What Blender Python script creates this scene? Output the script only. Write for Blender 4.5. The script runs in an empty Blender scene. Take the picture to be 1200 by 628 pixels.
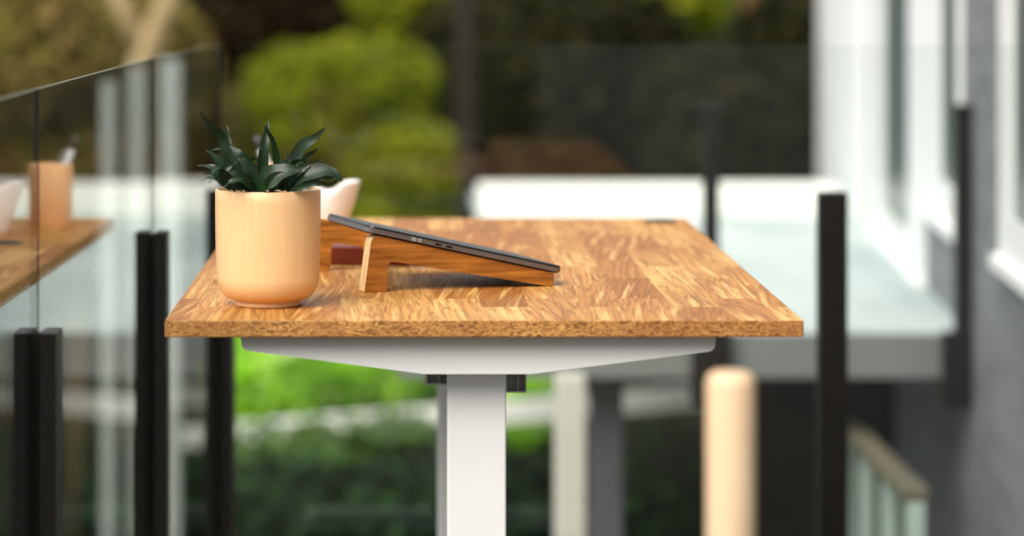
import bpy, bmesh, math, random
from mathutils import Vector, Matrix, noise as mnoise
random.seed(11)
scene = bpy.context.scene
COL = scene.collection
PI = math.pi

# ------------------------------------------------------------------ measuring
EYE = 1.15                      # eye height above the balcony deck
F = 3255.0                      # focal length in pixels of the 1200 px wide frame
def P(px, py, d):               # a point seen at (px, py) that stands d metres away
    return Vector(((px - 480) * d / F, d, EYE - (py + 23) * d / F))
def X(px, d): return (px - 480) * d / F
def Z(py, d): return EYE - (py + 23) * d / F

# ------------------------------------------------------------------ colours
def lin(c):
    c = c / 255.0
    return c / 12.92 if c <= 0.04045 else ((c + 0.055) / 1.055) ** 2.4
def rgb(r, g, b): return (lin(r), lin(g), lin(b), 1.0)

# ------------------------------------------------------------------ materials
class NT:
    def __init__(s, name):
        s.m = bpy.data.materials.new(name); s.m.use_nodes = True
        s.t = s.m.node_tree; s.n = s.t.nodes; s.l = s.t.links
        s.b = s.n.get('Principled BSDF'); s.out = s.n.get('Material Output')
    def node(s, typ, **kw):
        nd = s.n.new(typ)
        for k, v in kw.items():
            if k.startswith('i_'):
                key = k[2:]
                nd.inputs[int(key) if key.isdigit() else key.replace('_', ' ')].default_value = v
            else: setattr(nd, k, v)
        return nd
    def link(s, a, b): s.l.new(a, b)
    def math(s, op, a, b=None, c=None):
        nd = s.n.new('ShaderNodeMath'); nd.operation = op
        for i, v in enumerate((a, b, c)):
            if v is None: continue
            if isinstance(v, (int, float)): nd.inputs[i].default_value = v
            else: s.link(v, nd.inputs[i])
        return nd.outputs[0]
    def ramp(s, fac, stops):
        nd = s.n.new('ShaderNodeValToRGB')
        el = nd.color_ramp.elements
        while len(el) < len(stops): el.new(0.5)
        for e, (p, c) in zip(el, stops): e.position = p; e.color = c
        s.link(fac, nd.inputs[0]); return nd.outputs[0]
    def mix(s, fac, a, b, mode='MIX'):
        nd = s.n.new('ShaderNodeMix'); nd.data_type = 'RGBA'; nd.blend_type = mode
        for sock, v in ((nd.inputs[0], fac), (nd.inputs[6], a), (nd.inputs[7], b)):
            if isinstance(v, (int, float)): sock.default_value = v
            elif isinstance(v, tuple): sock.default_value = v
            else: s.link(v, sock)
        return nd.outputs[2]
    def bump(s, h, strength, dist=0.001):
        nd = s.n.new('ShaderNodeBump'); nd.inputs['Strength'].default_value = strength
        nd.inputs['Distance'].default_value = dist
        s.link(h, nd.inputs['Height']); s.link(nd.outputs[0], s.b.inputs['Normal'])

def plain(name, col, rough=0.5, metal=0.0, spec=0.5, var=0.06, scale=30.0):
    t = NT(name)
    tc = t.node('ShaderNodeTexCoord')
    nz = t.node('ShaderNodeTexNoise', i_Scale=scale, i_Detail=3.0)
    t.link(tc.outputs['Object'], nz.inputs['Vector'])
    lo = tuple(c * (1 - var) for c in col[:3]) + (1,); hi = tuple(min(1, c * (1 + var)) for c in col[:3]) + (1,)
    t.link(t.ramp(nz.outputs[0], [(0.3, lo), (0.7, hi)]), t.b.inputs['Base Color'])
    t.b.inputs['Roughness'].default_value = rough
    t.b.inputs['Metallic'].default_value = metal
    t.b.inputs['Specular IOR Level'].default_value = spec
    return t.m

def tabletop_mat():
    t = NT('butcher_block_oak')
    tc = t.node('ShaderNodeTexCoord'); sp = t.node('ShaderNodeSeparateXYZ')
    t.link(tc.outputs['Object'], sp.inputs[0])
    x, y = sp.outputs[0], sp.outputs[1]
    cb = t.node('ShaderNodeCombineXYZ'); t.link(y, cb.inputs[0]); t.link(x, cb.inputs[1])
    br = t.node('ShaderNodeTexBrick', offset=0.37, offset_frequency=2, squash=1.0)
    br.inputs['Color1'].default_value = (0, 0, 0, 1); br.inputs['Color2'].default_value = (1, 1, 1, 1)
    br.inputs['Scale'].default_value = 1.0; br.inputs['Mortar Size'].default_value = 0.0
    br.inputs['Brick Width'].default_value = 0.24; br.inputs['Row Height'].default_value = 0.058
    br.inputs['Bias'].default_value = 0.0
    t.link(cb.outputs[0], br.inputs['Vector'])
    rnd = t.node('ShaderNodeSeparateColor'); t.link(br.outputs[0], rnd.inputs[0]); r = rnd.outputs[0]
    # grain runs along the board, slanting a little differently in each stave
    slant = t.math('MULTIPLY', t.math('SUBTRACT', r, 0.62), 0.20)
    gx = t.math('ADD', t.math('ADD', x, t.math('MULTIPLY', y, slant)), t.math('MULTIPLY', r, 7.3))
    def grain(sx, sy, det, dist):
        c = t.node('ShaderNodeCombineXYZ')
        t.link(t.math('MULTIPLY', gx, sx), c.inputs[0]); t.link(t.math('MULTIPLY', y, sy), c.inputs[1])
        t.link(t.math('MULTIPLY', r, 31.0), c.inputs[2])
        n = t.node('ShaderNodeTexNoise', i_Scale=1.0, i_Detail=det, i_Roughness=0.55, i_Distortion=dist)
        t.link(c.outputs[0], n.inputs['Vector']); return n.outputs[0]
    g1 = grain(88, 3.4, 2.0, 0.30)
    g2 = grain(26, 2.2, 2.0, 0.2)
    g3 = grain(210, 9, 2.0, 0.2)
    base = t.ramp(r, [(0.0, rgb(158, 100, 42)), (0.25, rgb(192, 134, 66)), (0.6, rgb(206, 150, 80)), (0.8, rgb(228, 180, 108)), (1.0, rgb(178, 116, 50))])
    base = t.mix(t.math('MULTIPLY', t.ramp(g2, [(0.35, (1, 1, 1, 1)), (0.62, (0, 0, 0, 1))]), 0.40), base, rgb(160, 100, 42))
    # thin dark pores that follow contours of the figure
    ridge = t.math('ABSOLUTE', t.math('SUBTRACT', g1, 0.5))
    line = t.ramp(ridge, [(0.0, (1, 1, 1, 1)), (0.036, (0, 0, 0, 1))])
    base = t.mix(t.math('MULTIPLY', line, 0.62), base, rgb(112, 66, 24))
    hi = t.ramp(g1, [(0.56, (0, 0, 0, 1)), (0.68, (1, 1, 1, 1))])
    base = t.mix(t.math('MULTIPLY', hi, 0.6), base, rgb(240, 200, 130))
    fine = t.ramp(g3, [(0.38, (1, 1, 1, 1)), (0.55, (0, 0, 0, 1))])
    base = t.mix(t.math('MULTIPLY', fine, 0.42), base, rgb(140, 80, 34))
    t.link(base, t.b.inputs['Base Color'])
    t.b.inputs['Roughness'].default_value = 0.5
    t.b.inputs['Specular IOR Level'].default_value = 0.2
    t.bump(t.math('ADD', g1, t.math('MULTIPLY', g3, 0.4)), 0.35, 0.002)
    return t.m

def endgrain_mat():
    t = NT('oak_end_grain')
    tc = t.node('ShaderNodeTexCoord')
    n1 = t.node('ShaderNodeTexNoise', i_Scale=95.0, i_Detail=3.0, i_Distortion=1.6)
    n2 = t.node('ShaderNodeTexNoise', i_Scale=14.0, i_Detail=2.0)
    mp = t.node('ShaderNodeMapping'); mp.inputs['Scale'].default_value = (0.75, 0.75, 1.5)
    t.link(tc.outputs['Object'], mp.inputs[0]); t.link(mp.outputs[0], n1.inputs['Vector']); t.link(tc.outputs['Object'], n2.inputs['Vector'])
    ridge = t.math('ABSOLUTE', t.math('SUBTRACT', n1.outputs[0], 0.5))
    c = t.ramp(ridge, [(0.0, rgb(222, 168, 98)), (0.05, rgb(172, 118, 56)), (0.2, rgb(104, 66, 26))])
    c = t.mix(t.math('MULTIPLY', t.ramp(n2.outputs[0], [(0.4, (0, 0, 0, 1)), (0.65, (1, 1, 1, 1))]), 0.5), c, rgb(140, 84, 34))
    t.link(c, t.b.inputs['Base Color']); t.b.inputs['Roughness'].default_value = 0.6
    t.bump(n1.outputs[0], 0.4, 0.002)
    return t.m

def grain_mat(name, c_lo, c_hi, sx, sy, sz, rough=0.45, dist=0.6, lo=0.35, hi=0.65, spec=0.4):
    t = NT(name)
    tc = t.node('ShaderNodeTexCoord'); mp = t.node('ShaderNodeMapping'); mp.inputs['Scale'].default_value = (sx, sy, sz)
    n = t.node('ShaderNodeTexNoise', i_Scale=1.0, i_Detail=4.0, i_Distortion=dist)
    t.link(tc.outputs['Object'], mp.inputs[0]); t.link(mp.outputs[0], n.inputs['Vector'])
    t.link(t.ramp(n.outputs[0], [(lo, c_lo), (hi, c_hi)]), t.b.inputs['Base Color'])
    t.b.inputs['Roughness'].default_value = rough; t.b.inputs['Specular IOR Level'].default_value = spec
    t.bump(n.outputs[0], 0.1, 0.001)
    return t.m

def glass_mat(name, tint=(0.965, 0.985, 0.975, 1), ior=1.5):
    t = NT(name); t.n.remove(t.b)
    fr = t.node('ShaderNodeFresnel')
    gm = t.node('ShaderNodeNewGeometry')      # entering and leaving faces reflect alike, as on a thin sheet
    t.link(t.math('MULTIPLY_ADD', gm.outputs['Backfacing'], 1 / ior - ior, ior), fr.inputs['IOR'])
    tr = t.node('ShaderNodeBsdfTransparent'); tr.inputs[0].default_value = tint
    gl = t.node('ShaderNodeBsdfGlossy'); gl.inputs['Roughness'].default_value = 0.0
    mx = t.node('ShaderNodeMixShader')
    t.link(fr.outputs[0], mx.inputs[0]); t.link(tr.outputs[0], mx.inputs[1]); t.link(gl.outputs[0], mx.inputs[2])
    t.link(mx.outputs[0], t.out.inputs[0])
    return t.m

def leaf_mat(name, c0, c1, c2, rough=0.5, transl=0.25, spec=0.4, glint=None):
    t = NT(name)
    g = t.node('ShaderNodeNewGeometry')
    c = t.ramp(g.outputs['Random Per Island'], [(0.0, c0), (0.5, c1), (1.0, c2)] if glint is None else [(0.0, c0), (0.5, c1), (0.88, c2), (0.93, glint)])
    t.link(c, t.b.inputs['Base Color']); t.b.inputs['Roughness'].default_value = rough
    t.b.inputs['Specular IOR Level'].default_value = spec
    tl = t.node('ShaderNodeBsdfTranslucent'); t.link(c, tl.inputs[0])
    mx = t.node('ShaderNodeMixShader', i_0=transl)
    t.link(t.b.outputs[0], mx.inputs[1]); t.link(tl.outputs[0], mx.inputs[2]); t.link(mx.outputs[0], t.out.inputs[0])
    return t.m

def soil_mat(name, cols, scale):
    t = NT(name)
    tc = t.node('ShaderNodeTexCoord')
    n = t.node('ShaderNodeTexNoise', i_Scale=scale, i_Detail=4.0, i_Distortion=0.5)
    t.link(tc.outputs['Object'], n.inputs['Vector'])
    k = len(cols)
    t.link(t.ramp(n.outputs[0], [(0.3 + 0.4 * i / (k - 1), c) for i, c in enumerate(cols)]), t.b.inputs['Base Color'])
    t.b.inputs['Roughness'].default_value = 0.9; t.b.inputs['Specular IOR Level'].default_value = 0.1
    return t.m

M = {}
M['top'] = tabletop_mat()
M['end'] = endgrain_mat()
M['white_metal'] = plain('white_powder_coat', rgb(236, 236, 238), 0.38, 0, 0.5, 0.02, 400)
M['grey_metal'] = plain('satin_grey_steel', rgb(176, 176, 170), 0.4, 0.1, 0.5, 0.05, 60)
M['cap_grey'] = plain('dark_grey_cap', rgb(150, 150, 144), 0.5, 0, 0.4, 0.05, 60)
M['black_metal'] = plain('black_powder_coat', rgb(17, 14, 12), 0.45, 0, 0.3, 0.15, 50)
M['black_plastic'] = plain('black_plastic', rgb(28, 30, 26), 0.4, 0, 0.5, 0.1, 50)
M['seal'] = plain('dark_rubber_seal', rgb(40, 30, 26), 0.6, 0, 0.3, 0.1, 50)
M['pot'] = grain_mat('pale_turned_wood', rgb(242, 195, 142), rgb(247, 204, 152), 260, 260, 9, 0.36, 0.3, 0.3, 0.7, 0.5)
M['soil'] = soil_mat('potting_soil', [rgb(30, 22, 16), rgb(60, 44, 32)], 120)
M['leaf'] = leaf_mat('dark_glossy_leaf', rgb(20, 40, 20), rgb(30, 54, 28), rgb(56, 74, 60), 0.38, 0.10, 0.5)
M['bamboo'] = grain_mat('caramel_bamboo', rgb(126, 74, 22), rgb(190, 122, 50), 10, 40, 150, 0.4, 0.5, 0.32, 0.68)
M['bamboo_end'] = grain_mat('pale_bamboo_edge', rgb(226, 176, 116), rgb(246, 212, 160), 30, 260, 20, 0.5, 0.3)
M['lap_body'] = plain('grey_aluminium', rgb(132, 126, 126), 0.32, 0.75, 0.5, 0.03, 80)
M['lap_lid'] = plain('graphite_lid', rgb(58, 56, 56), 0.34, 0.6, 0.5, 0.03, 80)
M['lap_dark'] = plain('dark_underside', rgb(46, 36, 32), 0.5, 0.2, 0.4, 0.05, 80)
M['chrome'] = plain('bright_chrome', rgb(232, 232, 232), 0.15, 0.9, 0.5, 0.01, 80)
M['port'] = plain('black_port', rgb(14, 14, 14), 0.6, 0, 0.3, 0.05, 80)
M['redwood'] = grain_mat('red_brown_wood', rgb(104, 38, 18), rgb(130, 52, 28), 12, 60, 90, 0.5)
M['cup'] = grain_mat('peach_wood', rgb(224, 164, 116), rgb(240, 190, 142), 160, 160, 8, 0.5)
M['ceramic'] = plain('white_ceramic', rgb(246, 240, 240), 0.3, 0, 0.5, 0.01, 40)
M['pen'] = plain('pale_grey_pen', rgb(206, 208, 212), 0.4, 0, 0.5, 0.02, 80)
M['pen_tip'] = plain('dark_grey_pen_cap', rgb(60, 62, 70), 0.4, 0, 0.5, 0.02, 80)
M['glass'] = glass_mat('clear_fence_glass')
M['glass_edge'] = plain('glass_edge', rgb(92, 96, 44), 0.3, 0, 0.6, 0.05, 20)
M['glass_end'] = plain('dark_green_glass_end', rgb(34, 40, 32), 0.3, 0, 0.5, 0.05, 20)
M['window_glass'] = plain('window_glass', rgb(92, 104, 104), 0.3, 0, 0.15, 0.05, 2)

# ------------------------------------------------------------------ mesh helpers
def link(name, bm, mats, parent=None, smooth=False, loc=None):
    me = bpy.data.meshes.new(name); bm.to_mesh(me); bm.free()
    for m in (mats if isinstance(mats, (list, tuple)) else [mats]): me.materials.append(m)
    if smooth:
        for p in me.polygons: p.use_smooth = True
    o = bpy.data.objects.new(name, me); COL.objects.link(o)
    if parent: o.parent = parent
    if loc is not None: o.location = loc
    return o

def tag(o, label=None, cat=None, group=None, kind=None):
    if label: o['label'] = label
    if cat: o['category'] = cat
    if group: o['group'] = group
    if kind: o['kind'] = kind
    return o

def empty(name, loc, rz=0.0):
    o = bpy.data.objects.new(name, None); COL.objects.link(o)
    o.location = loc; o.rotation_euler = (0, 0, rz); o.empty_display_size = 0.1
    return o

def box(bm, a, b, bev=0.0, mi=0):
    a = Vector(a); b = Vector(b)
    r = bmesh.ops.create_cube(bm, size=1.0)
    vs = r['verts']
    for v in vs:
        v.co = Vector((a[i] + (v.co[i] + 0.5) * (b[i] - a[i]) for i in range(3)))
    fs = set(f for v in vs for f in v.link_faces)
    for f in fs: f.material_index = mi
    if bev > 0:
        es = set(e for v in vs for e in v.link_edges)
        g = bmesh.ops.bevel(bm, geom=list(es) + vs, offset=bev, segments=2, profile=0.5, affect='EDGES', clamp_overlap=True)
        for f in g['faces']: f.material_index = mi
    return vs

def prism(bm, pts, off, mi=0, bev=0.0):
    """a closed 3D outline pushed along the vector off"""
    off = Vector(off)
    v0 = [bm.verts.new(p) for p in pts]; v1 = [bm.verts.new(Vector(p) + off) for p in pts]
    n = len(pts); fs = [bm.faces.new(v0), bm.faces.new(v1[::-1])]
    for i in range(n):
        fs.append(bm.faces.new((v0[i], v1[i], v1[(i + 1) % n], v0[(i + 1) % n])))
    for f in fs: f.material_index = mi
    bmesh.ops.recalc_face_normals(bm, faces=fs)
    return fs

def lathe(bm, prof, seg=64, c=(0, 0, 0), fn=None, mi=0, close=False):
    rings = []
    for k, (r, z) in enumerate(prof):
        ring = []
        for i in range(seg):
            a = 2 * PI * i / seg
            p = Vector((c[0] + r * math.cos(a), c[1] + r * math.sin(a), c[2] + z))
            if fn: p = fn(p, a, k)
            ring.append(bm.verts.new(p))
        rings.append(ring)
    fs = []
    for k in range(len(rings) - 1):
        for i in range(seg):
            j = (i + 1) % seg
            fs.append(bm.faces.new((rings[k][i], rings[k][j], rings[k + 1][j], rings[k + 1][i])))
    fs.append(bm.faces.new(rings[0][::-1])); fs.append(bm.faces.new(rings[-1]))
    for f in fs: f.material_index = mi
    bmesh.ops.recalc_face_normals(bm, faces=fs)

def tube(bm, pts, rads, seg=10, mi=0):
    pts = [Vector(p) for p in pts]; rings = []
    for k, p in enumerate(pts):
        d = (pts[min(k + 1, len(pts) - 1)] - pts[max(k - 1, 0)]).normalized()
        ax = d.cross(Vector((0, 1, 0)) if abs(d.y) < 0.9 else Vector((1, 0, 0))).normalized(); ay = d.cross(ax)
        rings.append([bm.verts.new(p + (ax * math.cos(2 * PI * i / seg) + ay * math.sin(2 * PI * i / seg)) * rads[k]) for i in range(seg)])
    for k in range(len(rings) - 1):
        for i in range(seg):
            j = (i + 1) % seg
            f = bm.faces.new((rings[k][i], rings[k][j], rings[k + 1][j], rings[k + 1][i])); f.material_index = mi
    bm.faces.new(rings[0][::-1]).material_index = mi; bm.faces.new(rings[-1]).material_index = mi

def rounded(pts, radii, n=5):
    """round the corners of a 2D outline"""
    out = []
    m = len(pts)
    for i in range(m):
        p = Vector(pts[i]).to_2d(); a = Vector(pts[i - 1]).to_2d(); b = Vector(pts[(i + 1) % m]).to_2d(); r = radii[i]
        if r <= 0: out.append(p); continue
        da = (a - p).normalized(); db = (b - p).normalized()
        ang = da.angle(db); t = min(r / math.tan(ang / 2), (a - p).length * 0.48, (b - p).length * 0.48)
        p0 = p + da * t; p1 = p + db * t
        for k in range(n + 1):
            s = k / n
            out.append(p0 * (1 - s) ** 2 + p * 2 * s * (1 - s) + p1 * s ** 2)
    return out

# ================================================================== BALCONY SHELL
FA, FB = -0.450, 0.0121                     # the left fence runs along X = FA + FB*Y
WA, WB = 0.813, 0.0865                      # the house wall runs along X = WA + WB*Y
def fx(d): return FA + FB * d
def wx(d): return WA + WB * d

M['deck'] = grain_mat('weathered_deck_boards', rgb(84, 78, 70), rgb(110, 102, 92), 60, 4, 10, 0.7)
bm = bmesh.new()
y = -2.6
while y < 5.16:
    y1 = min(y + 0.14, 5.17)
    pts = [(fx(y) - 0.04, y, 0), (wx(y) - 0.01, y, 0), (wx(y1) - 0.01, y1 - 0.006, 0), (fx(y1) - 0.04, y1 - 0.006, 0)]
    prism(bm, pts, (0, 0, -0.03)); y += 0.14
prism(bm, [(fx(-2.6) - 0.04, -2.6, -0.03), (wx(-2.6) - 0.01, -2.6, -0.03), (wx(5.17) - 0.01, 5.17, -0.03), (fx(5.17) - 0.04, 5.17, -0.03)], (0, 0, -0.16))
tag(link('floor', bm, M['deck']), 'weathered timber deck floor of the balcony under the desk', None, None, 'structure')

# ------------------------------------------------------------------ house on the right
M['house'] = grain_mat('grey_house_siding', rgb(112, 114, 118), rgb(132, 134, 138), 2, 2, 14, 0.65)
M['trim'] = plain('white_window_trim', rgb(244, 244, 246), 0.45, 0, 0.5, 0.01, 20)
D0, D1 = -2.6, 12.9
WN = Vector((-1, WB, 0)).normalized()       # wall normal (towards the balcony)
def W(d, z, off=0.0): return Vector((wx(d), d, z)) + WN * off
bm = bmesh.new()
prism(bm, [W(D0, -4), W(D1, -4), W(D1, 3.6), W(D0, 3.6)], (0.25, 0, 0))
tag(link('wall_right', bm, M['house']), 'grey clad house wall along the right side', None, None, 'structure')

def wall_slab(bm, d0, d1, z0, z1, o0, o1, mi=0):
    pts = [W(d0, z0, o0), W(d1, z0, o0), W(d1, z1, o0), W(d0, z1, o0)]
    prism(bm, pts, WN * (o1 - o0), mi)

def window(name, d0, d1, z0, z1, tw0, tw1, sill, label):
    """pane between d0 and d1 with trim of widths tw0 (near) and tw1 (far)"""
    e = empty(name, W(d0, z0)); tag(e, label, None, None, 'structure')
    inv = Matrix.Translation(-Vector(e.location))
    def put(nm, bm, m):
        bmesh.ops.transform(bm, matrix=inv, verts=bm.verts); return link(nm, bm, m, e)
    b = bmesh.new()
    wall_slab(b, d0 - tw0, d0, z0 - sill, z1 + 0.12, 0.0, 0.012)
    wall_slab(b, d1, d1 + tw1, z0 - sill, z1 + 0.12, 0.0, 0.012)
    wall_slab(b, d0, d1, z1, z1 + 0.12, 0.0, 0.012)
    wall_slab(b, d0, d1, z0 - sill, z0, 0.0, 0.012)
    put('frame', b, M['trim'])
    b = bmesh.new(); wall_slab(b, d0 - tw0 - 0.03, d1 + tw1 + 0.03, z0 - sill - 0.03, z0 - sill, 0.0, 0.03)
    put('sill', b, M['trim'])
    b = bmesh.new(); wall_slab(b, d0, d1, z0, z1, 0.0, 0.003)
    put('pane', b, M['window_glass'])
window('window_1', 8.62, 9.62, 0.36, 2.3, 0.44, 0.43, 0.10, 'far tall white framed window of the grey house')
window('window_2', 7.27, 7.72, 0.60, 2.2, 0.06, 0.42, 0.10, 'middle white framed window of the grey house, raised sill')
window('window_3', 5.10, 6.17, 0.62, 2.2, 0.12, 0.22, 0.10, 'nearest white framed window of the grey house')
bm = bmesh.new(); wall_slab(bm, 10.35, 12.92, 0.2, 3.4, 0.0, 0.03)
tag(link('trim_1', bm, M['trim']), 'white boarded end of the house wall', None, None, 'structure')

# ------------------------------------------------------------------ pale flat roof below the window wall
ZR = 0.25
M['roof'] = grain_mat('pale_roof_sheet', rgb(168, 182, 182), rgb(204, 214, 214), 3, 0.8, 1, 0.5, 0.4)
M['fascia'] = plain('grey_fascia', rgb(120, 122, 122), 0.6, 0, 0.3, 0.06, 6)
M['white_board'] = plain('sunlit_strip_and_rail_white', rgb(250, 250, 244), 0.6, 0, 0.3, 0.01, 6)
bm = bmesh.new()
prism(bm, [(-0.02, 7.09, ZR), (wx(7.09), 7.09, ZR), (wx(11.8), 11.8, ZR), (0.26, 11.8, ZR), (0.26, 10.5, ZR)], (0, 0, -0.03))
tag(link('lower_roof', bm, M['roof']), 'pale flat roof below the balcony, beyond the glass', None, None, 'structure')
bm = bmesh.new()
prism(bm, [(-0.03, 7.06, ZR), (wx(7.06), 7.06, ZR), (wx(7.085), 7.085, ZR), (-0.03, 7.085, ZR)], (0, 0, -0.110))
tag(link('trim_2', bm, M['fascia']), 'grey fascia board along the near edge of the pale roof', None, None, 'structure')
bm = bmesh.new(); box(bm, (0.262, 10.55, ZR), (1.63, 10.80, ZR + 0.115), 0.01)  # white block added to stand in for the sunlit strip of the roof
tag(link('sunlit_strip', bm, M['white_board']), 'low white block added as the sunlit far strip of the pale roof', None, None, 'structure')
M['shaded_wall'] = plain('shade_dark_wall', rgb(34, 30, 28), 0.8, 0, 0.2, 0.2, 4)  # the shade under the roof is put into this dark colour
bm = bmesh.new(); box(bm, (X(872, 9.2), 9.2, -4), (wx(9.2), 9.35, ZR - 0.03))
tag(link('wall_back', bm, M['shaded_wall']), 'wall under the pale roof, its colour darkened for the shade there', None, None, 'structure')

# ================================================================== STANDING DESK
NY, FY = 3.26, 4.66
LX, RX = -0.2875, 0.4627
TZ = 0.7514; TH = 0.0205
CX = (LX + RX) / 2
desk = empty('standing_desk', (CX, (NY + FY) / 2, 0))
tag(desk, 'standing desk with an oak block top and white steel frame on the balcony', 'desk')
OX, OY = CX, (NY + FY) / 2
def dput(name, bm, mats, smooth=False):
    bmesh.ops.translate(bm, vec=(-OX, -OY, 0), verts=bm.verts); return link(name, bm, mats, desk, smooth)
bm = bmesh.new()
box(bm, (LX, NY, TZ - TH), (RX, FY, TZ), 0.0018)
bm.normal_update()
for f in bm.faces: f.material_index = 0 if f.normal.z > 0.5 else 1
dput('tabletop', bm, [M['top'], M['end']])
# cable grommets let into the top
for gx, gy in ((0.414, 4.588), (-0.185, 4.20)):
    bm = bmesh.new()
    lathe(bm, [(0.026, -0.002), (0.026, 0.0022), (0.0245, 0.003), (0.018, 0.003), (0.017, 0.0012), (0.002, 0.0012)], 32, (gx, gy, TZ))
    tag(dput('cable_grommet', bm, M['black_plastic'], True))
# tapered support brackets
def bracket(yc):
    bm = bmesh.new()
    zt = TZ - TH - 0.0003
    k = 3.30 / F
    zb = Z(437, 3.30); ze = Z(410, 3.30)
    pts = [(X(282, 3.3), zt), (X(838, 3.3), zt), (X(837, 3.3), ze), (X(622, 3.3), zb), (X(497, 3.3), zb), (X(284, 3.3), ze + 0.001)]
    o = rounded(pts, [0, 0, 0.010, 0.02, 0.02, 0.010])
    prism(bm, [(p.x, yc - 0.03, p.y) for p in o], (0, 0.06, 0))
    return dput('support_bracket', bm, M['white_metal'])
bracket(3.321); bracket(4.59)
# lifting columns, outer and inner tube
for i, yc in enumerate((3.36, 4.475)):
    bm = bmesh.new()
    w = 0.0355; x0 = X(524, 3.335) + w
    zt = Z(437, 3.30) - 0.0005
    o = rounded([(x0 - w, yc - 0.0225), (x0 + w, yc - 0.0225), (x0 + w, yc + 0.0225), (x0 - w, yc + 0.0225)], [0.003] * 4, 3)
    prism(bm, [(p.x, p.y, 0.055) for p in o], (0, 0, zt - 0.055))
    leg = dput('leg', bm, M['white_metal'])
    bm = bmesh.new()
    box(bm, (x0 - 0.30, yc - 0.04, 0.006), (x0 + 0.30, yc + 0.04, 0.055), 0.012)
    ft = dput('foot', bm, M['white_metal'])
# two open channel rails under the top
for s, (pa, pb, pyb) in ((-1, (499, 525, 451)), (1, (592, 617, 460))):
    bm = bmesh.new(); d = 3.362
    xa, xb = X(pa, d), X(pb, d); zb = Z(pyb, d); zt = zb + 0.030; th = 0.002
    prism(bm, [(p[0], d, p[1]) for p in ((xa, zb), (xb, zb), (xb, zb + th), (xa, zb + th))], (0, 1.20, 0))
    for q in (xa, xb - th): prism(bm, [(q, d, zb + th), (q + th, d, zb + th), (q + th, d, zt), (q, d, zt)], (0, 1.20, 0))
    q = (xa + xb) / 2 + 0.002
    prism(bm, [(q, d + .002, zb + th), (q + .0015, d + .002, zb + th), (q + .0015, d + .002, zt), (q, d + .002, zt)], (0, 1.19, 0))
    rl = dput('rail', bm, M['grey_metal'])
    bm = bmesh.new(); box(bm, (xa + th, d + 0.008, zb + th), (xb - th, d + 0.014, zt)); bmesh.ops.translate(bm, vec=(-OX, -OY, 0), verts=bm.verts)
    tag(link('end_cap', bm, M['cap_grey'], rl), 'dark grey end cap')

# ================================================================== POTTED PLANT
PX0, PY0 = X(314, 3.41), 3.412
plant = empty('potted_plant', (PX0, PY0, TZ))
tag(plant, 'leafy dark green plant in a pale wooden pot on the near left desk corner', 'plant')
H = Z(221, 3.41) - TZ; R = 0.0648
prof = [(0.0385, 0.0), (0.0405, 0.001), (0.0410, 0.0045), (0.0395, 0.0058), (0.0400, 0.0066)]
for k in range(13):                          # generously rounded shoulder at the bottom
    a = PI / 2 * k / 12
    prof.append((0.0400 + (R - 0.0015 - 0.0400) * math.sin(a), 0.0072 + 0.030 * (1 - math.cos(a))))
for k in range(1, 9):
    s = k / 8
    prof.append((R - 0.0015 + 0.0015 * math.sin(s * PI * 0.6), 0.0372 + (H - 0.0372 - 0.0015) * s))
prof += [(R - 0.0009, H - 0.0004), (R - 0.0022, H), (R - 0.0034, H - 0.0008), (R - 0.0042, H - 0.012), (R - 0.0046, H - 0.022)]
bm = bmesh.new(); lathe(bm, prof, 96); link('pot', bm, M['pot'], plant, True)
bm = bmesh.new()
lathe(bm, [(R - 0.005, H - 0.016), (R - 0.0052, H - 0.009), (0.04, H - 0.007), (0.02, H - 0.006), (0.003, H - 0.006)], 40,
      fn=lambda p, a, k: p + Vector((0, 0, 0.0015 * math.sin(7 * a + k * 2))) if k else p)
link('soil', bm, M['soil'], plant, True)

def leaf(bm, path, width, face=0.0, fold=0.30, n=14, wprof=0.55):
    """a lanceolate blade along a path of 3D points; face turns the blade about its own axis"""
    pts = [Vector(p) for p in path]
    def cr(t):                               # Catmull-Rom through the points
        m = len(pts) - 1; k = min(int(t * m), m - 1); u = t * m - k
        p0 = pts[max(k - 1, 0)]; p1 = pts[k]; p2 = pts[k + 1]; p3 = pts[min(k + 2, m)]
        return 0.5 * ((2 * p1) + (p2 - p0) * u + (2 * p0 - 5 * p1 + 4 * p2 - p3) * u * u + (3 * p1 - p0 - 3 * p2 + p3) * u ** 3)
    rows = []
    for i in range(n + 1):
        t = i / n; c = cr(t); d = (cr(min(1, t + 0.02)) - cr(max(0, t - 0.02))).normalized()
        side = d.cross(Vector((0, -1, 0.35)))
        if side.length < 1e-3: side = Vector((1, 0, 0))
        side.normalize(); side = Matrix.Rotation(face, 3, d) @ side
        nrm = side.cross(d).normalized()
        if i == 0: w = width * 0.16
        else: w = width * (0.5 * (t ** 0.62) * (1 - t) ** 1.02 / 0.402 + 0.07 * (1 - t) ** 2)
        wav = 0.06 * width * math.sin(t * 17)
        rows.append([c - side * w + nrm * (w * fold + wav), c - side * w * 0.5 + nrm * w * fold * 0.35, c, c + side * w * 0.5 + nrm * w * fold * 0.35, c + side * w + nrm * (w * fold - wav)])
    vs = [[bm.verts.new(p) for p in r] for r in rows]
    for i in range(n):
        for j in range(4):
            bm.faces.new((vs[i][j], vs[i][j + 1], vs[i + 1][j + 1], vs[i + 1][j]))
bm = bmesh.new()
pp = lambda px, py, dd=0.0: P(px, py, 3.41 + dd) - Vector((PX0, PY0, TZ))
px1 = 3.41 / F
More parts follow.
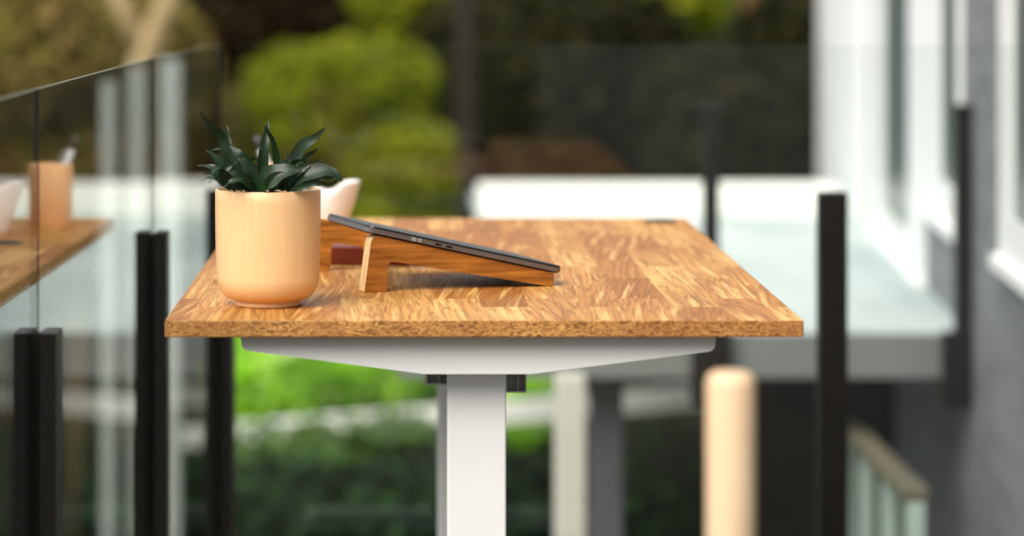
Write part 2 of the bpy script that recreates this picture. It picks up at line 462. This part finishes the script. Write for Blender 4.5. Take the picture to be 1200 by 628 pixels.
LV = [  # path of (px, py, depth offset), width in px, turn, fold
    ([(276, 223, 0), (271, 200, 0), (268, 172, .0), (266, 146, .01)], 15, 0.3, .3),
    ([(276, 223, 0), (267, 185, -.01), (260, 160, -.01), (246, 147, -.02), (233, 129, -.03)], 13, -0.4, .4),
    ([(303, 223, -.03), (292, 205, -.045), (278, 184, -.05), (270, 170, -.045)], 29, 0.1, .22),
    ([(284, 223, -.03), (270, 203, -.045), (255, 188, -.05), (243, 176, -.05)], 17, 0.5, .3),
    ([(280, 223, 0), (262, 206, 0), (248, 196, 0), (231, 194, .01)], 13, 0.6, .3),
    ([(280, 223, -.03), (265, 202, -.06), (253, 199, -.07), (245, 215, -.08)], 10, 0.9, .4),
    ([(276, 224, -.05), (262, 203, -.06), (268, 195, -.06), (277, 189, -.055)], 11, 0.2, .3),
    ([(296, 223, -.05), (284, 213, -.065), (272, 213, -.07), (262, 220, -.07)], 12, 0.7, .3),
    ([(306, 223, 0), (307, 200, 0), (310, 168, .0), (315, 141, .01)], 16, 0.25, .35),
    ([(324, 223, .01), (326, 195, .0), (321, 166, -.01), (308, 146, -.02)], 11, -0.6, .45),
    ([(328, 223, 0), (338, 200, -.01), (353, 172, -.015), (369, 161, -.02), (383, 148, -.03)], 17, 0.3, .3),
    ([(330, 223, .01), (346, 203, .01), (358, 184, .01), (374, 174, .01)], 13, 0.6, .4),
    ([(299, 223, -.04), (312, 211, -.055), (332, 201, -.06), (353, 198, -.055)], 31, -0.2, .2),
    ([(335, 223, -.04), (352, 208, -.05), (376, 200, -.05), (391, 203, -.05), (401, 213, -.05)], 22, -0.3, .25),
    ([(334, 205, -.02), (343, 191, -.03), (354, 189, -.035), (364, 200, -.04)], 7, 0.8, .3),
    ([(270, 195, 0), (263, 178, 0), (254, 175, 0), (243, 179, 0)], 5, 0.8, .3),
    ([(284, 205, .01), (289, 190, .01), (297, 186, .01), (304, 189, .01)], 6, 0.8, .3),
    ([(340, 223, -.05), (356, 219, -.06), (368, 216, -.06), (380, 217, -.06)], 8, 0.3, .3),
    ([(322, 223, -.05), (316, 215, -.06), (325, 206, -.06), (340, 204, -.06)], 16, 0.3, .3),
    ([(290, 223, .02), (284, 205, .03), (276, 190, .04), (262, 182, .045)], 14, -0.3, .3),
    ([(340, 223, .02), (352, 208, .03), (368, 200, .04), (384, 199, .05)], 16, -0.2, .3),
    ([(314, 223, .03), (318, 205, .04), (330, 192, .05), (345, 190, .055)], 15, 0.2, .3),
    ([(270, 223, .01), (258, 211, .01), (252, 205, .0), (240, 203, -.01)], 13, 0.5, .3),
    ([(350, 223, -.02), (362, 212, -.03), (378, 207, -.03), (394, 209, -.03)], 12, 0.4, .3),
    ([(276, 222, -.04), (262, 212, -.05), (254, 206, -.055), (247, 198, -.055)], 15, 0.4, .3),
    ([(300, 222, -.035), (296, 205, -.045), (288, 192, -.05), (279, 184, -.05)], 18, -0.3, .3),
    ([(330, 222, -.035), (340, 208, -.045), (350, 200, -.05), (364, 193, -.05)], 17, 0.1, .3),
    ([(286, 222, -.02), (280, 200, -.03), (284, 188, -.03), (292, 180, -.03)], 7, 0.6, .3),
    ([(318, 222, -.02), (332, 204, -.03), (338, 190, -.03), (336, 176, -.03)], 8, 0.4, .3),
    ([(268, 222, -.02), (256, 212, -.03), (244, 208, -.03), (236, 214, -.04)], 7, 0.7, .3),
    ([(356, 222, -.02), (372, 214, -.03), (388, 215, -.03), (400, 206, -.03)], 6, 0.6, .3),
    ([(346, 222, .0), (360, 206, .0), (366, 192, .0), (380, 186, .0)], 8, 0.4, .3),
    ([(300, 223, -.045), (288, 216, -.055), (278, 206, -.06), (266, 200, -.06)], 16, -0.1, .3),
]
for path, w, fc, fd in LV:
    leaf(bm, [pp(*q) for q in path], w * px1, fc, fd)
lf = link('foliage', bm, M['leaf'], plant, True)

# ================================================================== LAPTOP STAND AND LAPTOP
ANG = math.radians(17.3); CA, SA = math.cos(ANG), math.sin(ANG)
SD = 3.545; SX = X(427, SD)
def on_plane(px, py, off=0.0):              # (s, height above the table) on the front plane of the near side panel
    k = (px - 480) / F
    bx, bd = SX + SA * off, SD - CA * off
    s = (k * bd - bx) / (CA - k * SA)
    return s, Z(py, bd + s * SA) - TZ
stand = empty('laptop_stand', (SX, SD, TZ + 0.0003), ANG)
tag(stand, 'caramel bamboo laptop stand with two angled side panels on the desk', 'laptop stand')
lb0 = on_plane(429, 273); lb1 = on_plane(657, 321.5)
sl = (lb1[1] - lb0[1]) / (lb1[0] - lb0[0])
def topz(s): return lb0[1] + sl * (s - lb0[0]) - 0.0008
a1 = on_plane(453, 343)[0]; i1 = on_plane(455, 306); e0 = on_plane(640, 335); e1 = on_plane(649, 334)[0]; c0 = on_plane(436, 275)[0]
outline = [(0, 0), (a1, 0), i1, (e0[0], 0.0005), (e1, 0.0), (e1, topz(e1)), (c0, topz(c0))]
out = rounded(outline, [0.001, 0.001, 0.008, 0.002, 0.001, 0.001, 0.010])
TP = 0.026
for off in (0.0, 0.267):
    bm = bmesh.new()
    fs = prism(bm, [(p.x, off, p.y) for p in out], (0, TP, 0))
    bm.normal_update()
    for f in bm.faces:
        f.material_index = 1 if (f.normal.x < -0.5 or (abs(f.normal.y) < 0.3 and f.normal.z > 0.3)) else 0
    link('side_panel', bm, [M['bamboo'], M['bamboo_end']], stand)
bm = bmesh.new()
sx0 = 0.075
box(bm, (sx0, TP, topz(sx0) - 0.030), (sx0 + 0.016, 0.267, topz(sx0 + 0.02) - 0.004), 0.001)
link('crossbar', bm, M['bamboo'], stand)

lap = empty('laptop', (SX, SD, TZ), ANG)
tag(lap, 'slim grey closed laptop lying tilted on the bamboo stand', 'laptop')
import mathutils
s0, s1 = lb0[0], lb1[0]
tilt = math.atan(sl); L = (s1 - s0) / math.cos(tilt)
Lm = Matrix.Translation((s0, -0.004, lb0[1])) @ Matrix.Rotation(-tilt, 4, 'Y')
def lput(name, bm, m, par=lap, smooth=False):
    bmesh.ops.transform(bm, matrix=Lm, verts=bm.verts); return link(name, bm, m, par, smooth)
DW = 0.20
def slab(bm, z0, z1, ins0, ins1, rc=0.012):
    def ring(ins, z):
        return [Vector((p.x, p.y, z)) for p in rounded([(ins, ins), (L - ins, ins), (L - ins, DW - ins), (ins, DW - ins)], [rc] * 4, 6)]
    a = [bm.verts.new(p) for p in ring(ins0, z0)]; b = [bm.verts.new(p) for p in ring(ins1, z1)]
    n = len(a); bm.faces.new(a[::-1]); bm.faces.new(b)
    for i in range(n): bm.faces.new((a[i], a[(i + 1) % n], b[(i + 1) % n], b[i]))
bm = bmesh.new(); slab(bm, 0.0, 0.0022, 0.0045, 0.0005); under = lput('bottom_cover', bm, M['lap_dark'])
bm = bmesh.new(); slab(bm, 0.0022, 0.0078, 0.0, 0.0); body = lput('body', bm, M['lap_body'])
bm = bmesh.new(); slab(bm, 0.0082, 0.0106, 0.0006, 0.0012); lid = lput('lid', bm, M['lap_lid'])
bm = bmesh.new(); slab(bm, 0.0077, 0.0083, 0.002, 0.002); lput('screen_gap', bm, M['port'])
def at_s(px): return (on_plane(px, 290)[0] - s0) / math.cos(tilt)
for pxa, pxb in ((480, 486), (488, 492)):
    bm = bmesh.new(); box(bm, (at_s(pxa), -0.0006, 0.0026), (at_s(pxb), 0.001, 0.0076), 0.0002)
    tag(lput('hinge', bm, M['chrome']), 'bright chrome hinge')
for pxa, pxb in ((508, 515), (521, 528)):
    bm = bmesh.new(); box(bm, (at_s(pxa), -0.0004, 0.0036), (at_s(pxb), 0.001, 0.0064), 0.0002)
    lput('port', bm, M['port'])

bm = bmesh.new(); box(bm, (X(384, 3.885), 3.885, TZ), (X(481, 3.885), 3.965, TZ + 0.026), 0.002)
bmesh.ops.translate(bm, vec=(0.055, -3.925, -TZ), verts=bm.verts)
tag(link('wooden_block', bm, M['redwood'], None, False, (-0.055, 3.925, TZ)), 'flat red-brown block lying on the desk under the laptop stand', 'block')

# ================================================================== THINGS AT THE FAR END OF THE DESK
cup = empty('pen_cup', (X(331, 4.5), 4.5, TZ)); tag(cup, 'peach wooden pen cup at the far end of the desk behind the plant', 'pen cup')
bm = bmesh.new()
lathe(bm, [(0.0335, 0), (0.0350, 0.002), (0.0352, 0.099), (0.0342, 0.101), (0.0315, 0.101), (0.0305, 0.099), (0.0300, 0.006), (0.002, 0.005)], 48)
link('cup_body', bm, M['cup'], cup, True)
pen = empty('pen', (X(331, 4.5) + 0.012, 4.5, TZ + 0.0065)); tag(pen, 'pale grey pen with a dark cap leaning out of the peach wooden cup', 'pen')
pd = Vector((-0.052, -0.004, 0.133)); Ln = 0.150; pd.normalize()
bm = bmesh.new(); tube(bm, [Vector((0, 0, 0)), pd * 0.004, pd * 0.128], [0.003, 0.0062, 0.0062], 12); link('barrel', bm, M['pen'], pen, True)
bm = bmesh.new(); tube(bm, [pd * 0.1285, pd * 0.142, pd * Ln], [0.0066, 0.0066, 0.0045], 12); tag(link('cap', bm, M['pen_tip'], pen, True), 'dark grey cap')

bm = bmesh.new()
def bw(p, a, k):
    w = max(0.0, (p.z - 0.018)) / 0.05
    lift = (0.009 * math.tanh(5.0 * (abs(math.cos(a)) - 0.38)) + 0.006) * w
    return Vector((p.x * (1 + 0.10 * w * abs(math.cos(a)) ** 3), p.y * (1 - 0.06 * w), p.z + lift))
prof = [(0.022, 0), (0.0245, 0.001), (0.026, 0.005), (0.030, 0.015), (0.036, 0.028), (0.041, 0.042), (0.0445, 0.056), (0.0465, 0.066), (0.0462, 0.068),
        (0.0450, 0.0675), (0.0425, 0.056), (0.0390, 0.042), (0.034, 0.029), (0.028, 0.017), (0.022, 0.010), (0.002, 0.008)]
lathe(bm, prof, 64, fn=bw)
tag(link('bowl', bm, M['ceramic'], None, True, (X(384, 4.38), 4.38, TZ)), 'white ceramic bowl with raised pointed rim beside the pen cup', 'bowl')

# ================================================================== GLASS FENCE
def fence_post(x, d, h, rz, label, seal_top=1.03, through=False):
    e = empty('fence_post', (x, d, 0), rz); tag(e, label, 'fence post', 'black fence posts of the balcony')
    w = 0.0255; s = 0.0075; dp = 0.0235
    o = [(-w, -w), (-s, -w), (-s, -w + dp), (s, -w + dp), (s, -w), (w, -w), (w, w), (s, w), (s, w - dp), (-s, w - dp), (-s, w), (-w, w)]
    bm = bmesh.new()
    if through:                                # the glass runs on between two clamping halves
        for sg in (-1, 1): box(bm, (-w if sg < 0 else s, -w, 0.008), (-s if sg < 0 else w, w, h - 0.003), 0.0015)
        box(bm, (-s, -w, 0.008), (s, w, 0.055))
    else: prism(bm, [(p[0], p[1], 0.008) for p in o], (0, 0, h - 0.011))
    link('post_body', bm, M['black_metal'], e)
    bm = bmesh.new()
    for sg in (-1, 1): box(bm, (sg * w if sg < 0 else s, -w, h - 0.003), (-s if sg < 0 else w, w, h), 0.0008)
    link('post_cap', bm, M['black_metal'], e)
    bm = bmesh.new(); box(bm, (-0.045, -0.045, 0.0), (0.045, 0.045, 0.008), 0.001); link('base_plate', bm, M['black_metal'], e)
    if through: return e
    bm = bmesh.new(); box(bm, (-0.0026, -0.0021, h - 0.004), (0.0026, 0.0021, seal_top), 0.0003); link('seal_strip', bm, M['seal'], e)
    return e
def glass_panel(a, b, label, z0=0.06, z1=1.03):
    a = Vector((a[0], a[1], 0)); b = Vector((b[0], b[1], 0)); d = (b - a); Lg = d.length
    bm = bmesh.new(); box(bm, (0, -0.002, 0), (Lg, 0.002, z1 - z0)); bm.normal_update()
    for f in bm.faces: f.material_index = 0 if abs(f.normal.y) > 0.5 else (1 if abs(f.normal.z) > 0.5 else 2)
    o = link('glass_panel', bm, [M['glass'], M['glass_edge'], M['glass_end']], None, False, (a.x, a.y, z0))
    o.rotation_euler = (0, 0, math.atan2(d.y, d.x))
    return tag(o, label, 'glass panel', 'clear glass panels of the balcony fence')
d1, d2, d3 = 3.072, 4.289, 5.12
RZ = -math.atan(FB)
fence_post(fx(d1), d1, Z(390, 3.05), RZ, 'nearest black fence post at the far left, lowest top in the photo')
fence_post(fx(d2), d2, Z(273, 4.26), RZ, 'black fence post beside the left edge of the desk, behind the nearest post')
CXX = X(258, d3)
rz3 = -math.atan2(CXX - fx(d2), d3 - d2)
fence_post(CXX, d3, 0.765, rz3, 'black fence post half hidden behind the potted plant')
fence_post(X(975, d3), d3, Z(226, 5.10), PI / 2, 'black fence post standing right of the desk', through=True)
g = 0.003
u3 = Vector((CXX - fx(d2), d3 - d2)).normalized()
glass_panel((fx(1.9), 1.9), (fx(d1 - g), d1 - g), 'nearest glass panel on the left, at the edge of the photo')
glass_panel((fx(d1 + g), d1 + g), (fx(d2 - g), d2 - g), 'left glass panel between the two nearest black posts, mirroring the desk end')
glass_panel((fx(d2) + u3.x * .005, d2 + u3.y * .005), (CXX - u3.x * .004, d3 - u3.y * .004), 'short left glass panel behind the pot ending at the fence corner')
glass_panel((CXX + 0.029, d3), (wx(d3) - 0.012, d3), 'wide back glass panel running behind the desk to the house')

# ================================================================== BEYOND THE BALCONY
# thin black posts on the near edge of the pale roof
def roof_post(px, d, py_top, label):
    e = empty('railing_post', (X(px, d), d, ZR - 0.115)); tag(e, label, 'railing post', 'thin black posts at the pale roof')
    h = Z(py_top, d) - (ZR - 0.115)
    bm = bmesh.new(); box(bm, (-0.02, -0.02, 0), (0.02, 0.02, h), 0.003); link('post_body', bm, M['black_metal'], e)
    bm = bmesh.new(); box(bm, (-0.028, -0.028, h), (0.028, 0.028, h + 0.012), 0.003); link('post_cap', bm, M['black_metal'], e)
    bm = bmesh.new(); box(bm, (-0.05, -0.025, -0.06), (0.05, 0.03, 0.13), 0.004); link('bracket', bm, M['black_metal'], e)
roof_post(833, 7.04, 128, 'thin black post beyond the glass above the right desk corner')
roof_post(1128, 7.00, 128, 'thin black post beyond the glass against the grey house wall')

M['pale_timber'] = grain_mat('peach_peeled_timber', rgb(248, 204, 164), rgb(253, 218, 186), 14, 14, 1.5, 0.6)
M['white_timber'] = plain('white_painted_timber', rgb(198, 196, 186), 0.6, 0, 0.3, 0.04, 6)
M['grey_timber'] = plain('grey_painted_timber', rgb(98, 98, 106), 0.6, 0, 0.3, 0.06, 6)
M['cyan_white'] = plain('pale_reflection_white', rgb(232, 240, 236), 0.5, 0, 0.4, 0.02, 6)
M['celadon'] = plain('grey_green_post_paint', rgb(168, 186, 180), 0.5, 0, 0.4, 0.03, 6)
GZ = -2.35
def upright(name, px, d, py_top, w, mat, label, cat, rnd=False, z0=GZ, group=None):
    z1 = Z(py_top, d); bm = bmesh.new()
    if rnd:
        h = z1 - z0
        lathe(bm, [(w / 2 * 1.02, 0), (w / 2, h * 0.5), (w / 2, h - 0.03), (w / 2 * 0.93, h - 0.010), (w / 2 * 0.7, h)], 32)
    else: box(bm, (-w / 2, -w / 2, 0), (w / 2, w / 2, z1 - z0), 0.008)
    return tag(link(name, bm, mat, None, rnd, (X(px, d), d, z0)), label, cat, group)
upright('timber_post', 856, 6.7, 436, 0.118, M['pale_timber'], 'round peach coloured sunlit timber post below the right desk corner', 'post', True)
upright('garden_post', 668, 6.9, 438, 0.076, M['white_timber'], 'square white painted post right of the desk leg', 'post')
upright('support_column', 710, 7.3, 396, 0.086, M['grey_timber'], 'square dark grey column holding up the pale roof', 'column', False)
for px, w in ((128, .045), (162, .06), (201, .065)):  # pale bars added behind the left glass, standing in for reflections in it
    upright('reflection_bar', px, 9.0, {128: 96, 162: 80, 201: 70}[px], w, M['cyan_white'],
            {128: 'faint narrow pale bar added as a reflection in the left glass, leftmost of three', 162: 'pale bar added as a reflection in the left glass, middle of three',
             201: 'broad pale bar added as a reflection in the left glass, nearest to the plant'}[px], 'post', False, GZ, 'pale bars standing in for reflections in the left glass')

# sloping pale rail of the garden
bm = bmesh.new()
a = P(150, 520, 11.5); b = P(900, 458, 11.5)
prism(bm, [a + Vector((0, 0, .042)), b + Vector((0, 0, .042)), b - Vector((0, 0, .042)), a - Vector((0, 0, .042))], (0, 0.05, 0))
rail = empty('garden_fence', ((a + b) / 2).to_tuple()); rail.location.z = GZ
bmesh.ops.translate(bm, vec=-Vector(rail.location), verts=bm.verts)
link('rail', bm, M['white_board'], rail)
for t in (0.05, 0.5, 0.95):
    c = a.lerp(b, t); bm = bmesh.new(); box(bm, (c.x - .03, c.y + .05, GZ), (c.x + .03, c.y + .10, c.z + .03), .004)
    bmesh.ops.translate(bm, vec=-Vector(rail.location), verts=bm.verts); link('fence_post', bm, M['grey_timber'], rail)
tag(rail, 'garden fence with a pale sloping rail seen below the desk', 'fence')

# low glazed balustrade at the bottom right
bal = empty('stair_balustrade', (1.165, 6.9, GZ)); tag(bal, 'low glazed stair balustrade with a wooden handrail below the pale roof', 'balustrade')
za = Z(572, 6.4)
bm = bmesh.new(); box(bm, (-.03, -.52, za - GZ - .03), (.03, .52, za - GZ + .005), .008); link('handrail', bm, grain_mat('rail_wood', rgb(84, 80, 66), rgb(118, 112, 94), 6, 1, 6), bal)
bm = bmesh.new(); box(bm, (-.004, -.47, za - GZ - 1.0), (.004, .47, za - GZ - .03)); link('pane', bm, M['glass'], bal)
for yy in (-.5, -.17, .17, .5):
    bm = bmesh.new(); box(bm, (-.02, yy - .02, 0), (.02, yy + .02, za - GZ - .03), .003); link('post', bm, M['celadon'], bal)

# ------------------------------------------------------------------ garden ground and bank
M['ground'] = soil_mat('garden_soil', [rgb(16, 22, 10), rgb(28, 34, 14), rgb(40, 38, 20)], 0.9)
def gz(x, y):
    h = GZ
    if y > 22: h += (y - 22) * 0.55
    if y < -7: h += (-7 - y) * 0.34  # unseen bank added behind the camera, keeps low sky out of the back glass
    return h + 0.25 * mnoise.noise(Vector((x * 0.25, y * 0.25, 3)))* min(1, max(0, (y - 5) / 5))
bm = bmesh.new()
nx, ny = 70, 80
gp = lambda i, j: (-20 + 42 * i / nx, -26 + 58 * j / ny)
grid = [[bm.verts.new(gp(i, j) + (gz(*gp(i, j)),)) for i in range(nx + 1)] for j in range(ny + 1)]
for j in range(ny):
    for i in range(nx): bm.faces.new((grid[j][i], grid[j][i + 1], grid[j + 1][i + 1], grid[j + 1][i]))
tag(link('ground', bm, M['ground'], None, True), 'dark garden ground rising to a far bank and an unseen bank added behind the camera', None, None, 'structure')

# ------------------------------------------------------------------ planting
def leaves(blobs, n, size, seed, c):
    rnd = random.Random(seed); vs = []; fs = []
    tot = sum(b[3] * b[4] * b[5] for b in blobs)
    for (bx, by, bz, rx, ry, rz) in blobs:
        for _ in range(int(n * rx * ry * rz / tot)):
            u = Vector((rnd.gauss(0, 1), rnd.gauss(0, 1), rnd.gauss(0, 1))).normalized()
            r = rnd.random() ** 0.28
            p = Vector((bx + u.x * r * rx, by + u.y * r * ry, bz + u.z * r * rz)) - c
            s = size * rnd.uniform(0.6, 1.3)
            nn = (u * 0.7 + Vector((rnd.gauss(0, .6), rnd.gauss(0, .6), rnd.gauss(0, .6) + 0.4))).normalized()
            a = nn.orthogonal().normalized(); a = Matrix.Rotation(rnd.uniform(0, 2 * PI), 3, nn) @ a; b = nn.cross(a)
            k = len(vs)
            vs += [p - a * s, p + b * s * 0.42 + nn * s * 0.10, p + a * s, p - b * s * 0.42 + nn * s * 0.10]
            fs += [(k, k + 1, k + 2), (k, k + 2, k + 3)]
    return vs, fs
def planting(name, label, cat, blobs, n, size, mat, seed, trunk=None, group=None, part='crown', bark=None):
    bx = sum(b[0] for b in blobs) / len(blobs); by = sum(b[1] for b in blobs) / len(blobs)
    z0 = gz(bx, by) - 0.05
    e = empty(name, (bx, by, z0)); tag(e, label, cat, group)
    c = Vector((bx, by, z0))
    vs, fs = leaves(blobs, n, size, seed, c)
    me = bpy.data.meshes.new(part); me.from_pydata(vs, [], fs); me.materials.append(mat)
    o = bpy.data.objects.new(part, me); COL.objects.link(o); o.parent = e
    bm = bmesh.new(); rnd = random.Random(seed + 5)
    tr = trunk or 0.05
    zc = sum(b[2] for b in blobs) / len(blobs) - z0
    tube(bm, [(0, 0, 0), (0.05, 0, zc * 0.5), (0, 0, zc)], [tr, tr * 0.8, tr * 0.5], 10)
    for b in blobs:
        tube(bm, [(0, 0, zc * 0.45), ((b[0] - bx) * 0.5, (b[1] - by) * 0.5, (zc * 0.5 + (b[2] - z0) * 0.5)), (b[0] - bx, b[1] - by, b[2] - z0)], [tr * 0.5, tr * 0.4, tr * 0.2], 8)
    link('trunk' if cat == 'tree' else 'stem', bm, bark or M['bark'], e, True)
    return e
def B(px, py, d, rxp, rzp, ry):             # an ellipsoid clump seen at (px, py) with pixel radii
    p = P(px, py, d); return (p.x, p.y, p.z, rxp * d / F, ry, rzp * d / F)
M['bark'] = grain_mat('dark_bark', rgb(24, 20, 14), rgb(40, 33, 24), 12, 12, 2, 0.9)
M['bark_tan'] = grain_mat('tan_bark', rgb(150, 128, 92), rgb(186, 164, 122), 12, 12, 2, 0.9)
M['bark_orange'] = grain_mat('orange_bark', rgb(96, 70, 38), rgb(122, 90, 50), 12, 12, 2, 0.9)
M['lime'] = leaf_mat('lime_leaf', rgb(124, 190, 6), rgb(166, 222, 18), rgb(190, 236, 70), 0.35, 0.4, 0.6, rgb(244, 252, 190))  # the few palest leaves paint bright glints into the foliage colour
M['yellow'] = leaf_mat('yellow_green_leaf', rgb(84, 94, 6), rgb(122, 134, 10), rgb(152, 156, 26), 0.6, 0.3, 0.2)
M['midgreen'] = leaf_mat('mid_green_leaf', rgb(52, 96, 20), rgb(70, 112, 30), rgb(110, 140, 60), 0.4, 0.25, 0.5)
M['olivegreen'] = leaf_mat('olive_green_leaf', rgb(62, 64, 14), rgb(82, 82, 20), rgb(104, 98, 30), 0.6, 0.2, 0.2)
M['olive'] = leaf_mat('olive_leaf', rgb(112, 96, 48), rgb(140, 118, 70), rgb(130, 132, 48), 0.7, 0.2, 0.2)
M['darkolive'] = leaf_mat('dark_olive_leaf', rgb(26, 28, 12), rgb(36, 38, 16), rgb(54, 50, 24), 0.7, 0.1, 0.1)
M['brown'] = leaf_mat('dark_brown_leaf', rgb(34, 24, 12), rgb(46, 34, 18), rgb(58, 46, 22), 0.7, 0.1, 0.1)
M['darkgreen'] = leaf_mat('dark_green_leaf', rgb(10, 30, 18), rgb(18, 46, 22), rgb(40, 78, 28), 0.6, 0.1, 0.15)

planting('shrub', 'bright lime green sunlit shrub seen under the left half of the desk', 'shrub',
         [B(325, 440, 14, 80, 75, .4), B(430, 425, 14.2, 90, 75, .4), B(400, 370, 14.5, 120, 60, .4), B(615, 450, 14.4, 50, 80, .35), B(520, 410, 14.6, 90, 70, .4)], 7500, .06, M['lime'], 3, .05, None, 'foliage')
planting('dapple_shrub', 'sparse mid green shrub added over the garden fence to dapple its rail, left of the desk leg', 'shrub',  # leaves added in front to imitate dappled light on the rail
         [B(300, 522, 11.25, 60, 24, .1), B(390, 514, 11.25, 60, 24, .1), B(470, 506, 11.25, 52, 24, .1), B(350, 545, 11.2, 120, 22, .12)], 1000, .042, M['midgreen'], 14, .02, None, 'foliage')
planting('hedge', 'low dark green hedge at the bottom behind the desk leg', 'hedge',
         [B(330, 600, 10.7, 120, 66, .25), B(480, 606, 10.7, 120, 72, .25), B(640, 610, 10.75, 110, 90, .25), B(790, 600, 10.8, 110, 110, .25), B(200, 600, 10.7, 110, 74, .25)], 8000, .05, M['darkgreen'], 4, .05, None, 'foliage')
planting('small_tree', 'yellow-green small tree behind the plant and the white bowl', 'tree',
         [B(432, 95, 19, 85, 55, .5), B(400, 150, 19.2, 90, 60, .5), B(470, 205, 18.8, 75, 80, .5), B(345, 110, 19.4, 60, 60, .4), B(430, 290, 18.6, 120, 70, .5)], 12000, .07, M['yellow'], 5, .06)
planting('olive_tree', 'olive green tree filling the gap behind the yellow-green small tree', 'tree',
         [B(300, 140, 24.2, 90, 90, .4), B(380, 170, 24.3, 110, 90, .4), B(500, 120, 24.3, 80, 100, .4), B(320, 220, 24.1, 120, 70, .4), B(510, 210, 24.2, 60, 80, .4)], 11000, .08, M['olivegreen'], 15, .06)
planting('dry_shrub', 'olive brown shrub with pale forked branches at the top left', 'shrub',
         [B(40, 60, 17, 110, 110, .5), B(150, 90, 17.4, 110, 110, .5), B(80, 190, 17.2, 140, 110, .5), B(-60, 110, 17.4, 110, 130, .5), B(210, 150, 17.8, 70, 110, .4)], 10000, .07, M['olive'], 6, .05, None, 'foliage', M['bark_tan'])
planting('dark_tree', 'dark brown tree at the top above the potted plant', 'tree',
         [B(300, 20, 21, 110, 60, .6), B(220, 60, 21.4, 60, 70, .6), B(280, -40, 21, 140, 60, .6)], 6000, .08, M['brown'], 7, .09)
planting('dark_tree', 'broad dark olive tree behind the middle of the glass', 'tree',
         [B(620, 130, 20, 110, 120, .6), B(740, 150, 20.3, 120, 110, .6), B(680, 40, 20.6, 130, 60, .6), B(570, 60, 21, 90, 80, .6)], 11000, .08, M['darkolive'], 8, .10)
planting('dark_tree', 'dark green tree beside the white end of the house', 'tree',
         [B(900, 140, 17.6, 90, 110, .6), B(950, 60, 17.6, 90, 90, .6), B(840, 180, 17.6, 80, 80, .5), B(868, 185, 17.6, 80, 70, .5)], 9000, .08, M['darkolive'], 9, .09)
planting('tree', 'olive green tree along the top edge of the photo', 'tree',
         [B(520, 0, 23, 120, 60, .6), B(640, -20, 23.2, 120, 70, .6), B(760, 0, 23.4, 100, 60, .6)], 8000, .08, M['yellow'], 10, .08)

# forked pale branch and bare trunks
def trunk_thing(name, paths, rads, mat, label):
    base = Vector(paths[0][0]); base.z = gz(base.x, base.y) - .05
    bm = bmesh.new()
    for pth, rr in zip(paths, rads): tube(bm, [Vector(q) - base for q in pth], rr, 10)
    return tag(link(name, bm, mat, None, True, base), label, 'tree')
trunk_thing('forked_tree', [[P(170, 700, 15.5), P(168, 70, 15.5), P(205, -20, 15.5), P(235, -90, 15.5)], [P(168, 66, 15.5), P(140, 0, 15.5), P(110, -90, 15.5)]],
            [[.09, .075, .06, .05], [.06, .05, .04]], M['bark_tan'], 'pale forked tree trunk at the top left above the glass')
trunk_thing('bare_trunk', [[P(548, 700, 13), P(549, 250, 13), P(546, 60, 13), P(540, -120, 13)]], [[.05, .05, .045, .04]], M['bark'], 'dark bare trunk rising behind the far edge of the desk')
trunk_thing('bare_trunk', [[P(872, 700, 18.6), P(872, 160, 18.6), P(884, 0, 18.6), P(890, -100, 18.6)]], [[.10, .08, .08, .07]], M['bark_orange'], 'orange-brown trunk behind the glass near the white house corner')

# ================================================================== LIGHT
w = bpy.data.worlds.new('World'); scene.world = w; w.use_nodes = True
nt = w.node_tree; bg = nt.nodes['Background']
bg.inputs[0].default_value = (0.94, 0.97, 1.0, 1); bg.inputs[1].default_value = 0.95
sun = bpy.data.lights.new('sun', 'SUN'); sun.energy = 4.9; sun.angle = math.radians(52); sun.color = (1.0, 0.93, 0.82)
so = bpy.data.objects.new('sun', sun); COL.objects.link(so)
so.rotation_euler = Vector((0.43, 0.68, -0.83)).to_track_quat('-Z', 'Y').to_euler()

# ================================================================== CAMERA
cam = bpy.data.cameras.new('camera'); co = bpy.data.objects.new('camera', cam); COL.objects.link(co)
co.location = (0, 0, EYE); co.rotation_euler = (PI / 2, 0, 0)
cam.sensor_width = 36; cam.lens = F / 1200 * 36
cam.shift_x = 0.1; cam.shift_y = -(23 + 314) / 1200
cam.clip_start = 0.05; cam.clip_end = 200
cam.dof.use_dof = True; cam.dof.focus_distance = 3.48; cam.dof.aperture_fstop = 2.45
scene.camera = co
vs_ = scene.view_settings
vs_.view_transform = 'Standard'; vs_.look = 'None'; vs_.gamma = 1.0; vs_.exposure = 0.0; vs_.use_curve_mapping = False
scene.cycles.max_bounces = 12; scene.cycles.transparent_max_bounces = 24; scene.cycles.glossy_bounces = 6
scene.cycles.caustics_reflective = False; scene.cycles.caustics_refractive = False
